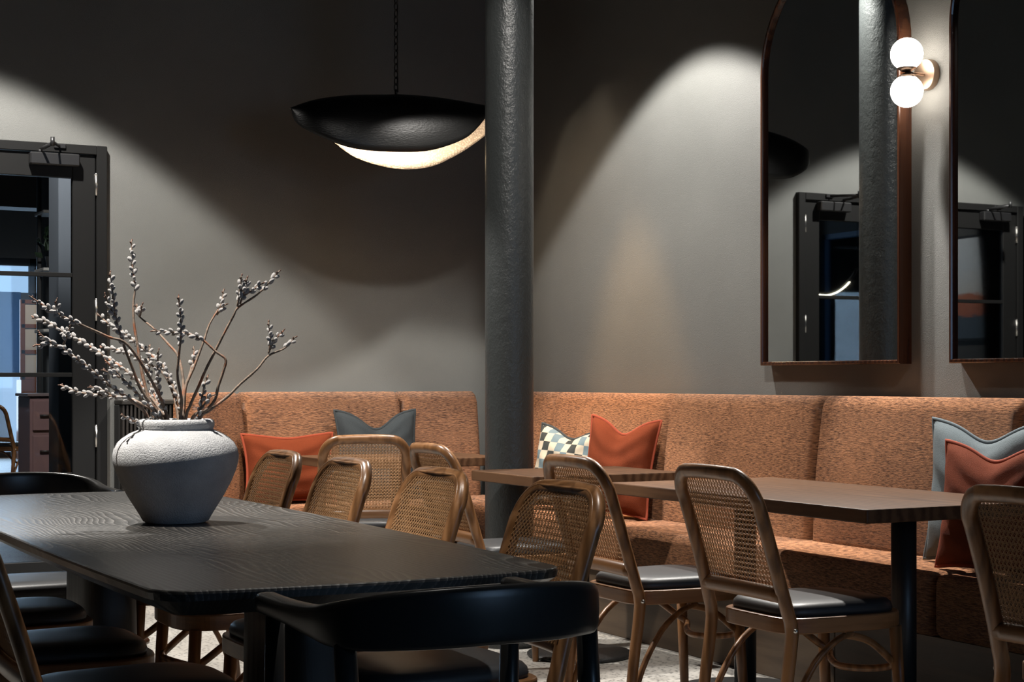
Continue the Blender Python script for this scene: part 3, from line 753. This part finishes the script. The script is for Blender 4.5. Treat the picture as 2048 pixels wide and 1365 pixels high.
cat_me = MB().sphere((0, 0, 0), .0054, .0054, .0086, 8, 6)
proto = cat_me.build('catkin', M['catkin']); cat_mesh = proto.data; bpy.data.objects.remove(proto)
bud_me = MB().sphere((0, 0, 0), .0024, .0024, .0048, 6, 4).build('bud', M['bud']); bud_mesh = bud_me.data; bpy.data.objects.remove(bud_me)
DV = VX*ST+VY*CT
def branch(pts, ddepth, label, twigs=(), catk=.45, r0=.0046, fuzzy=1.0, red=False):
    """pts: picture-plane sketch from tip to mouth; it is laid on its own leaning plane through the vase"""
    n = len(pts)
    L = [0]
    for a, b_ in zip(pts[:-1], pts[1:]): L.append(L[-1]+math.hypot(a[0]-b_[0], a[1]-b_[1]))
    tot = L[-1]
    def d_at(s_): return DV+ddepth*(1-s_/tot)
    w3 = [unproj(p[0], p[1], d=d_at(s_)) for p, s_ in zip(pts, L)]
    base = w3[-1]
    foot = Vector((VX+(base.x-VX)*.3, VY+(base.y-VY)*.3, TZ+.06))
    # keep the stem inside the mouth
    off = Vector((base.x-VX, base.y-VY)); 
    if off.length > .072: off = off*(.072/off.length); w3[-1] = Vector((VX+off.x, VY+off.y, TZ+.262))
    path = smooth_path(w3+[foot], 5)
    m_ = len(path)
    root = empty('willow_branch', foot)
    def B(o): o.parent = root; o.location = Vector(o.location)-foot; return o
    def stem(pth, ra, rb, nm):
        rr = [ra+(rb-ra)*(i/(len(pth)-1))**.8+(.0006*random.random()) for i in range(len(pth))]
        return B(MB().tube(pth, rr, 6).build(nm, M['bark']))
    stem(path, .0014, r0, 'stem')
    def furry(pth, s0, s1, step=.0082):
        # catkins spiral along the arc length between the two distances from the tip
        acc = 0; k = 0; nxt = s0
        for i in range(len(pth)-1):
            seg = (pth[i+1]-pth[i]); l_ = seg.length
            while nxt <= acc+l_ and nxt <= s1:
                p = pth[i]+seg*((nxt-acc)/max(l_, 1e-6)); t = -seg.normalized()
                a = k*2.4+random.random()*.6
                u = t.orthogonal().normalized(); q = (u*math.cos(a)+t.cross(u)*math.sin(a))
                isbud = nxt < s0+.012 or random.random() > fuzzy
                o = bpy.data.objects.new('bud' if isbud else 'catkin', bud_mesh if isbud else cat_mesh); C.objects.link(o)
                o.parent = root
                o.location = p+q*(.0030 if isbud else .0055)+t*.003-foot
                o.rotation_euler = (t*.9+q*.6).to_track_quat('Z', 'Y').to_euler()
                s_ = random.uniform(.72, 1.12); o.scale = (s_, s_, s_*random.uniform(.9, 1.15))
                k += 1; nxt += step*random.uniform(.8, 1.25)
            acc += l_
    tl = sum((path[i+1]-path[i]).length for i in range(m_-1))
    furry(path, .002, tl*catk)
    for tw in twigs:
        w_ = []
        q0 = tw[0]
        best = min(range(n), key=lambda i: (pts[i][0]-tw[-1][0])**2+(pts[i][1]-tw[-1][1])**2)
        dd = d_at(L[best])
        tp = smooth_path([unproj(p[0], p[1], d=dd-.012*(len(tw)-1-j)) for j, p in enumerate(tw)], 4)
        stem(tp, .0013, .0026, 'twig'); l_ = sum((tp[i+1]-tp[i]).length for i in range(len(tp)-1)); furry(tp, .001, min(l_*.8, .07), .008)
    tag(root, label, 'branch', 'pussy willow branches in the vase')
BR = [
 ([(263, 481), (265, 533), (270, 577), (267, 606), (268, 647), (275, 690), (287, 760), (312, 852)], .05, 'tallest pussy willow branch, rising straight up left of the vase centre', [], .20),
 ([(220, 545), (225, 583), (232, 636), (245, 683), (263, 732), (285, 785), (328, 852)], -.10, 'second tallest upright willow branch against the grey wall', [[(210, 590), (217, 607), (232, 640)]], .30),
 ([(194, 627), (216, 647), (242, 662), (274, 688), (310, 718), (336, 750), (368, 850)], .12, 'willow branch with dense catkins crossing in front of the door frame edge', [], .62),
 ([(60, 593), (93, 615), (125, 633), (169, 653), (216, 674), (257, 692), (310, 775), (338, 852)], -.22, 'topmost of the long willow branches reaching left over the door', [[(113, 600), (112, 620), (120, 632)]], .20),
 ([(63, 633), (99, 647), (128, 665), (157, 680), (186, 697), (216, 718), (251, 741), (291, 782), (333, 852)], .18, 'long furry willow branch reaching left, second from the top', [], .62),
 ([(68, 691), (113, 690), (137, 706), (166, 727), (201, 756), (230, 779), (268, 806), (300, 846)], -.16, 'long thick willow branch reaching far left with forked tips', [[(142, 648), (137, 664), (127, 690)], [(78, 665), (91, 678), (110, 690)]], .50),
 ([(120, 770), (157, 785), (204, 791), (254, 797), (295, 815), (340, 850)], .05, 'low willow branch lying almost level to the left above the vase', [[(178, 775), (198, 778), (222, 790)]], .42),
 ([(242, 830), (263, 841), (289, 849), (312, 852)], -.12, 'shortest willow twig poking out low beside the vase rim', [], .4),
 ([(210, 721), (230, 741), (257, 770), (288, 803), (325, 853)], -.06, 'short furry willow branch leaning left in the middle of the bunch', [[(205, 740), (222, 748), (240, 756)]], .55),
 ([(200, 694), (245, 703), (280, 719), (333, 756), (358, 850)], .2, 'thin willow branch crossing the bunch from left at mid height', [], .32),
 ([(274, 609), (277, 631), (309, 659), (339, 691), (357, 715), (367, 770), (362, 850)], .15, 'willow branch kinked to the right just beside the tallest one', [[(284, 610), (282, 625), (279, 634)]], .06),
 ([(357, 592), (361, 632), (362, 669), (357, 719), (355, 754), (363, 802), (360, 852)], -.1, 'upright reddish willow branch in the middle of the bunch', [], .26),
 ([(304, 662), (345, 665), (380, 669), (407, 682), (432, 704), (451, 719), (448, 739), (437, 772), (430, 799), (415, 819), (380, 848)], -.05, 'willow branch bent back on itself in a hook on the right', [], .22),
 ([(447, 580), (442, 610), (420, 647), (407, 684), (387, 737), (372, 772), (367, 807), (366, 850)], .1, 'slender willow branch leaning right with two small tips', [[(455, 607), (445, 615), (434, 630)]], .10),
 ([(559, 542), (537, 567), (514, 590), (477, 615), (467, 632), (452, 660), (432, 699), (412, 739), (397, 774), (380, 812), (370, 848)], -.05, 'long willow branch leaning right with a many-forked tip', [[(483, 552), (480, 580), (475, 613)], [(494, 557), (488, 585), (480, 608)], [(527, 565), (510, 577), (488, 592)]], .10),
 ([(591, 674), (569, 697), (537, 712), (514, 739), (480, 769), (455, 794), (420, 821), (396, 848)], .05, 'willow branch reaching farthest right with a three-forked tip', [[(537, 645), (541, 680), (538, 705)], [(567, 662), (548, 683), (537, 707)]], .07),
 ([(416, 752), (407, 779), (403, 803), (396, 846)], .0, 'short furry willow twig above the right of the vase rim', [[(430, 790), (420, 795), (404, 815)]], .5),
 ([(387, 694), (388, 712), (380, 747), (371, 776), (366, 850)], .1, 'short upright willow twig right of the bunch centre', [], .16),
 ([(317, 700), (315, 738), (320, 797), (338, 850)], -.05, 'short upright willow twig in the bunch with small catkins', [], .45),
 ([(300, 690), (297, 726), (305, 780), (330, 852)], .12, 'straight furry willow twig hidden among the central branches', [], .5),
]
for pts, dd, l, tw, ck_ in BR:
    branch(pts, dd, l, tw, ck_, red=False)

# ================================================================== PENDANT
PC = Vector((3.36, 7.63, 0))
pd = tag(empty('pendant_lamp', (PC.x, PC.y, 2.60)), 'black shell pendant lamp with a glowing white inner shell, hung on a chain', 'pendant lamp')
def lerp_tab(tab, x):
    for (x0_, y0_), (x1_, y1_) in zip(tab[:-1], tab[1:]):
        if x <= x1_: return y0_+(y1_-y0_)*(x-x0_)/(x1_-x0_)
    return tab[-1][1]
def smooth_tab(tab, x):
    p = smooth_path([(a, b_, 0) for a, b_ in tab], 8); return lerp_tab([(q.x, q.y) for q in p], x)
XL, XR = -.592, .60
ttop = [(-.592, -.122), (-.46, -.072), (-.3, -.04), (-.1, -.02), (0, -.012), (.2, -.012), (.4, -.03), (.52, -.055), (.60, -.085)]
fbot = [(-.592, -.125), (-.565, -.215), (-.447, -.285), (-.31, -.327), (-.118, -.332), (.074, -.312), (.266, -.24), (.36, -.165), (.44, -.085), (.53, -.068), (.60, -.090)]
bbot = [(-.592, -.125), (-.5, -.135), (-.4, -.175), (-.304, -.245), (-.17, -.318), (0, -.355), (.13, -.360), (.266, -.335), (.40, -.265), (.50, -.19), (.60, -.095)]
def shell(bot, ysign, depth, name, thick=.012):
    nu, nv = 44, 14
    def P_(i, j, k):
        x = XL+(XR-XL)*(.5-.5*math.cos(PI*i/nu)); zt_ = smooth_tab(ttop, x); zb_ = min(smooth_tab(bot, x), zt_-.001)
        v_ = j/nv
        wx = math.sqrt(max(0, 1-((x-(XL+XR)/2)/((XR-XL)/2))**2))
        # quarter-ellipse section: out from the ridge, then down to the rim
        a = v_*PI/2*1.12
        y = depth*wx*math.sin(a); z = zb_+(zt_-zb_)*((math.cos(a)-math.cos(PI/2*1.12))/(1-math.cos(PI/2*1.12)))
        y = max(0, y-k*thick); z = z-k*thick*math.cos(a)*.9
        return (x, ysign*y, z)
    vo_ = [P_(i, j, 0) for i in range(nu+1) for j in range(nv+1)]; vi = [P_(i, j, 1) for i in range(nu+1) for j in range(nv+1)]
    n = (nu+1)*(nv+1); fo = []; fi = []; fe = []
    for i in range(nu):
        for j in range(nv):
            a = i*(nv+1)+j; f = (a, a+1, a+nv+2, a+nv+1)
            fo.append(f); fi.append(tuple(q+n for q in f[::-1]))
        a = i*(nv+1)+nv; fe.append((a, a+n, a+n+nv+1, a+nv+1))
    me = bpy.data.meshes.new(name); me.from_pydata(vo_+vi, [], fo+fi+fe)
    me.materials.append(M['pend_out']); me.materials.append(M['pend_in'])
    for q, p_ in enumerate(me.polygons):
        p_.use_smooth = True; p_.material_index = 1 if len(fo) <= q < len(fo)+len(fi) else 0
    o = bpy.data.objects.new(name, me); C.objects.link(o); o.parent = pd; return o
shell(fbot, -1, .20, 'front_shell'); shell(bbot, 1, .22, 'back_shell')
MB().tube([(-.22, 0, -.15), (.0, 0, -.14), (.22, 0, -.15)], .014, 10).build('led_bar', M['led'], pd)
# chain
CHX = -.03
link = MB().tube([(.011*math.cos(a), 0, .021*math.sin(a)+(.009 if math.sin(a) > 0 else -.009)*0) for a in [2*PI*k/14 for k in range(14)]], .0030, 6, closed=True, up=(0, 1, 0))
l0 = link.build('chain_link', M['black_metal'], pd)
z = .02; k = 0; first = True
while z+2.60 < ZC-.02:
    o = l0 if first else l0.copy()
    if not first: C.objects.link(o)
    first = False; o.location = (CHX, 0, z); o.rotation_euler = (0, 0, (k % 2)*PI/2+.3); z += .034; k += 1
MB().tube([(CHX, 0, -.02), (CHX, 0, .012)], .008, 8).build('hook', M['black_metal'], pd)
MB().lathe([(.05, ZC-2.60-.03), (.05, ZC-2.60)], CHX, 0, 24).build('ceiling_rose', M['black_metal'], pd)
MB().tube([(CHX+.012, .004, -.0), (CHX+.010, .006, .5), (CHX+.012, .004, ZC-2.62)], .003, 6).build('cord', M['black_metal'], pd)
pl = bpy.data.lights.new('pendant_bulb', 'POINT'); pl.energy = 6; pl.color = (1, .80, .58); pl.shadow_soft_size = .05
plo = bpy.data.objects.new('pendant_bulb', pl); C.objects.link(plo); plo.location = (PC.x-.12, PC.y+.02, 2.60-.235)

# ================================================================== MIRRORS
def arch_mirror(y0, y1, z0, zs, label):
    hw = (y1-y0)/2; yc = (y0+y1)/2
    t = tag(empty('arched_mirror', (XW, yc, z0)), label, 'mirror', 'arched mirrors on the right wall')
    def outline(ins):
        out = [(hw-ins, ins)]
        h = zs-z0; R = hw-ins
        for k in range(33):
            a = PI*k/32; out.append((R*math.cos(a), h+R*math.sin(a)))
        out.append((-hw+ins, ins)); return out
    o1, o2 = outline(0), outline(.016)
    n = len(o1); xf, xb = -.062, -.001
    v = []; f = []
    for (pts, x) in ((o1, xb), (o1, xf+.004), (outline(.004), xf), (outline(.013), xf), (o2, xf+.006), (o2, xb)):
        v += [(x, y, z) for y, z in pts]
    for l_ in range(5):
        for i in range(n):
            j = (i+1) % n; f.append((l_*n+i, l_*n+j, (l_+1)*n+j, (l_+1)*n+i))
    MB().add(v, f).build('frame', M['frame'], t)
    og = outline(.012)
    g_ = [(-.044, y, z) for y, z in og]; bk = [(-.038, y, z) for y, z in og]
    MB().rings([g_, bk], True, True, False).build('mirror_glass', M['mirror'], t)
    return t
arch_mirror(5.00, 5.912, 1.212, 2.475, 'tall arched mahogany framed mirror left of the wall light')
arch_mirror(3.815, 4.727, 1.212, 2.475, 'tall arched mahogany framed mirror right of the wall light')

# ================================================================== WALL LIGHT
sy, sz = 4.90, 2.327
wl = tag(empty('wall_light', (XW, sy, sz)), 'bronze wall light with two glowing opal globes between the mirrors', 'wall light')
rs = []
for x, r in ((-.001, .06), (-.026, .06), (-.028, .058), (-.028, .001)): rs.append([(x, r*math.cos(2*PI*k/40), r*math.sin(2*PI*k/40)) for k in range(40)])
MB().rings(rs, True, True, False).build('wall_plate', M['brass'], wl)
MB().tube([(-.028, 0, 0), (-.115, 0, 0)], .0055, 10).build('arm', M['bronze'], wl)
for s_ in (1, -1):
    MB().lathe([(.012, s_*.002), (.018, s_*.004), (.036, s_*.017), (.036, s_*.019), (.002, s_*.0205)], -.112, 0, 24).build('globe_cap', M['bronze'], wl)
    MB().sphere((-.112, 0, s_*.071), .062, n=32, m=20).build('globe', M['globe'], wl)

# ================================================================== ROOM BEYOND THE DOOR
R2 = simple('far_wall_paint', (.085, .08, .075), .8); DARK = simple('far_dark_paint', (.010, .010, .011), .7)
w = MB().box(-3.5, 1.6, 25, 25.2, 0, 4.2).box(7.5, 9, 25, 25.2, 0, 4.2).box(1.6, 7.5, 25, 25.2, 2.95, 4.2)
struct(w.build('wall_far', R2), 'wall at the far end of the room beyond the door')
w = MB().box(-3.7, -3.5, YB+.15, 13.7, 0, 4.2).box(-3.7, -3.5, 15.5, 25, 0, 4.2).box(-3.7, -3.5, 13.7, 15.5, 0, 1.15).box(-3.7, -3.5, 13.7, 15.5, 2.85, 4.2)
struct(w.build('wall_side', R2), 'side wall of the room beyond the door, with a street window')
struct(MB().box(9, 9.2, YB+.15, 25, 0, 4.2).build('wall_east', R2), 'right wall of the room beyond the door')
struct(MB().box(-3.7, 9.2, YB+.15, 25.2, 4.2, 4.3).build('ceiling_far', M['ceiling']), 'ceiling of the room beyond the door')
struct(MB().box(XW+.2, 9.2, YB+.0, YB+.15, 0, 4.2).build('wall_link', R2), 'return wall of the room beyond the door')
b1 = struct(MB().box(-3.5, 9, 18.6, 19.0, 3.05, 4.19).build('trim_1', simple('bulkhead_grey', (.11, .10, .095), .8)), 'grey ceiling bulkhead in the far room')
b2 = struct(MB().box(-3.5, 9, 13.2, 13.5, 3.0, 4.19).build('trim_2', DARK), 'dark ceiling beam in the far room')
# far window wall with frame
wn = struct(empty('window_3', (4.5, 25, 0)), 'tall street window in the far room')
for x in (-2.85, -.55, .55, 2.85): MB().rbox(x-.05, x+.05, .02, .12, .0, 2.95).build('mullion', DARK, wn)
for zz in (.02, 2.38, 2.90): MB().rbox(-2.85, 2.85, .02, .12, zz-.06, zz+.06).build('transom', DARK, wn)
MB().box(-2.85, 2.85, .06, .07, .05, 2.9).build('pane', M['glass'], wn)
tag(MB().rbox(3.6, 4.84, 24.85, 24.9, 1.22, 2.44).build('roller_blind', simple('blue_blind', (.006, .045, .14), .9, 0, .1)), 'deep blue blind in the far window', 'blind')
# timber glazed cabinet door
cb = tag(empty('glazed_cupboard', (5.02, 24.2, 0)), 'timber cupboard with glass doors seen through the door glass', 'cupboard')
tim = simple('red_timber', (.17, .062, .030), .45)
MB().rbox(-.30, .30, .0, .35, 0, 1.15).build('base', tim, cb)
for x in (-.28, -.0, .28): MB().rbox(x-.035, x+.035, .0, .05, 1.15, 2.3).build('stile', tim, cb)
for zz in (1.18, 1.55, 1.92, 2.27): MB().rbox(-.30, .30, .0, .05, zz-.03, zz+.03).build('rail', tim, cb)
MB().box(-.28, .28, .02, .03, 1.15, 2.28).build('pane', simple('frosted_glass', (.55, .50, .44), .4), cb)
# far column
o = tag(MB().lathe([(.09, 0), (.09, 4.2)], 0, 0, 28).build('iron_column', simple('far_column_paint', (.12, .13, .14), .4)), 'dark column standing in the room beyond the door', 'column'); o.location = (3.10, 14.75, 0)
# sideboard with drawers
sb = tag(empty('sideboard', (2.80, 12.9, 0)), 'plum painted sideboard beyond the glass door', 'sideboard')
plum = simple('plum_paint', (.19, .11, .11), .45)
MB().rbox(-.22, .5, 0, .45, 0, 1.02).build('body', plum, sb); MB().rbox(-.24, .52, -.02, .47, 1.021, 1.045).build('top', simple('plum_top', (.16, .12, .12), .4), sb)
for zz0, zz1, nm in ((.76, .99, 'drawer'), (.08, .72, 'door')):
    d_ = MB().rbox(-.20, .02, -.018, -.001, zz0, zz1).build(nm, plum, sb)
    zc_ = (zz0+zz1)/2+(.2 if nm == 'door' else 0)
    MB().tube([(-.15, -.03, zc_), (-.05, -.03, zc_)], .008, 8).build('handle', M['black_metal'], d_)
# tall shelf unit
sh = tag(empty('shelf_unit', (2.93, 13.62, 0)), 'dark open shelf unit beyond the glass door', 'shelf')
for x in (-.13, .16): MB().rbox(x-.015, x+.015, -.01, .02, 0, 3.4).build('upright', DARK, sh)
for zz in (1.53, 2.02, 2.48): MB().rbox(-.15, .18, -.25, .1, zz, zz+.025).build('shelf', simple('pale_shelf_%d' % int(zz*100), (.38, .36, .34), .6), sh)
pt_ = tag(empty('potted_plant', (2.90, 13.55, 2.046)), 'trailing plant on a shelf beyond the door', 'plant')
MB().lathe([(.05, 0), (.07, .1), (.065, .1), (.045, .02)], 0, 0, 18).build('pot', DARK, pt_)
leaf_m = simple('dark_leaf', (.02, .045, .02), .5)
lf = MB().add([(0, 0, 0), (.03, .0, .05), (0, .01, .11), (-.03, 0, .05), (0, .012, .05)], [(0, 1, 4), (1, 2, 4), (2, 3, 4), (3, 0, 4)], True).build('leaf', leaf_m, pt_)
for k in range(26):
    o = lf if k == 0 else lf.copy()
    if k: C.objects.link(o)
    o.location = (random.uniform(-.09, .09), random.uniform(-.09, .06), random.uniform(.08, .32)); o.rotation_euler = (random.uniform(-1.2, 1.2), random.uniform(-1, 1), random.uniform(0, 6)); s_ = random.uniform(.6, 1.2); o.scale = (s_,)*3
jr = tag(MB().lathe([(.03, 0), (.05, .02), (.03, .05), (.05, .08), (.03, .11), (.045, .14), (.02, .16)], 0, 0, 20).build('ribbed_jar', simple('white_ceramic', (.7, .68, .65), .4)), 'white ribbed jar on the plum sideboard', 'jar'); jr.location = (2.80, 12.93, 1.046)
# far tables and chairs
ft = tag(empty('far_table', (4.1, 17.9, 0)), 'dark table in the room beyond the door', 'table')
MB().rbox(-.45, .45, -.35, .35, .72, .76).build('table_top', M['plinth'], ft); MB().lathe([(.25, 0), (.25, .02), (.04, .03), (.04, .72)], 0, 0, 20).build('post', M['black_metal'], ft)
c = copy_tree(chair0); c.location = (3.28, 17.2, 0); c.rotation_euler = (0, 0, -.9); tag(c, 'cane chair beyond the door turned to the right, at the left edge', 'chair', 'cane chairs in the far room')
c = copy_tree(chair0); c.location = (4.0, 18.6, 0); c.rotation_euler = (0, 0, PI); tag(c, 'cane chair beyond the door, back against the bright window', 'chair', 'cane chairs in the far room')
# side window of the far room, curtain, arc lamp, picture (seen in the mirrors)
wn = struct(empty('window_4', (-3.5, 14.6, 0)), 'street window of the far room seen in the mirror')
blue = simple('blue_window_paint', (.03, .11, .24), .5)
for y in (-.9, .0, .86): MB().rbox(-.12, -.02, y-.04, y+.04, 1.15, 2.85).build('mullion', blue, wn)
for zz in (1.17, 2.83): MB().rbox(-.12, -.02, -.9, .9, zz-.04, zz+.04).build('transom', blue, wn)
MB().box(-.08, -.07, -.9, .9, 1.15, 2.85).build('pane', M['glass'], wn)
# house across the street
hs = tag(empty('street_facade', (-9, 16, 0)), 'pale facade with windows across the street', 'building')
MB().box(-1, 0, -12, 12, -1, 9).build('wall', simple('pale_facade', (.55, .62, .66), .8), hs)
for y in range(-10, 11, 2):
    for zz in (.8, 3.6): 
        fw_ = MB().rbox(.0, .06, y-.45, y+.45, zz, zz+1.7).build('window', simple('sash_white_%d_%d' % (y+20, int(zz*10)), (.7, .75, .8), .5), hs)
cur = []
for k in range(41):
    cur.append((-3.38+.03*math.sin(k*1.3), 15.55+.012*k))
mb = MB(); mb.add([(x, y, zz) for zz in (.1, 3.0) for x, y in cur], [(i, i+1, 41+i+1, 41+i) for i in range(40)], True)
o = mb.build('curtain', simple('rust_curtain', (.20, .055, .03), .9)); tag(o, 'rust red curtain beside the far street window', 'curtain')
m_ = o.modifiers.new('solid', 'SOLIDIFY'); m_.thickness = .004
al = tag(empty('arc_lamp', (-1.0, 12.2, 1.95)), 'slim glowing arc pendant seen in the left mirror', 'pendant lamp')
arc = [(.0, .55*math.sin(a), .55*(1-math.cos(a))) for a in [-.9+1.8*k/20 for k in range(21)]]
MB().tube(arc, .014, 8).build('arc', M['bronze'], al); MB().tube([(p[0], p[1], p[2]-.014) for p in arc[3:-3]], .008, 6).build('led_strip', M['lamp_led'], al)
for p in (arc[0], arc[-1]): MB().tube([p, (p[0], p[1], 2.24)], .0025, 6).build('wire', M['black_metal'], al)
pn = tag(empty('landscape_picture', (-3.49, 12.9, 1.55)), 'abstract landscape picture in white, orange and grey in the right mirror', 'picture')
MB().rbox(0, .03, -.6, .6, 0, 1.1).build('frame', DARK, pn)
m, nt, b = mat('abstract_landscape'); v = coords(nt); sep = N(nt, 'ShaderNodeSeparateXYZ'); nt.links.new(v, sep.inputs[0])
nz = noise(nt, coords(nt, (1, 1.2, 5)), 2.2, 5, .6, .6); ma = N(nt, 'ShaderNodeMath', operation='MULTIPLY_ADD'); ma.inputs[1].default_value = .35
nt.links.new(nz, ma.inputs[0]); nt.links.new(sep.outputs['Z'], ma.inputs[2])
nt.links.new(ramp(nt, ma.outputs[0], [(.2, (.05, .06, .07)), (.42, (.06, .07, .08)), (.46, (.50, .12, .035)), (.62, (.55, .16, .06)), (.70, (.72, .66, .60)), (.95, (.70, .70, .70))]), b.inputs['Base Color'])
MB().box(.031, .034, -.57, .57, .03, 1.07).build('canvas', m, pn)
spot('far_room_spot', (-1.5, 12.4, 3.9), (-3.4, 12.9, 1.9), 160, 60, .5, NEUT, .05)
spot('far_room_fill', (1.9, 10.0, 4.0), (2.75, 12.7, 1.2), 520, 46, .5, NEUT, .05)  # added fill without a known fitting, brightens column, pier and sideboard
spot('far_cupboard_fill', (4.2, 21.8, 3.9), (5.0, 24.2, 1.8), 260, 40, .5, WARM, .05)  # unseen lamp added so the backlit cupboard front shows
spot('far_chairs_fill', (3.0, 15.2, 3.9), (3.7, 17.9, .5), 260, 50, .5, WARM, .05)  # extra lamp put in to light the far chairs
struct(MB().rbox(2.385, 2.72, 11.0, 11.3, 0, 4.19).build('trim_3', simple('pier_paint', (.13, .145, .17), .6)), 'pale blue grey pier just beyond the door')
area('far_window_daylight', (4.5, 24.6, 1.6), (3.5, 18, .9), 260, 4.5, 2.4, (.55, .76, 1.0))
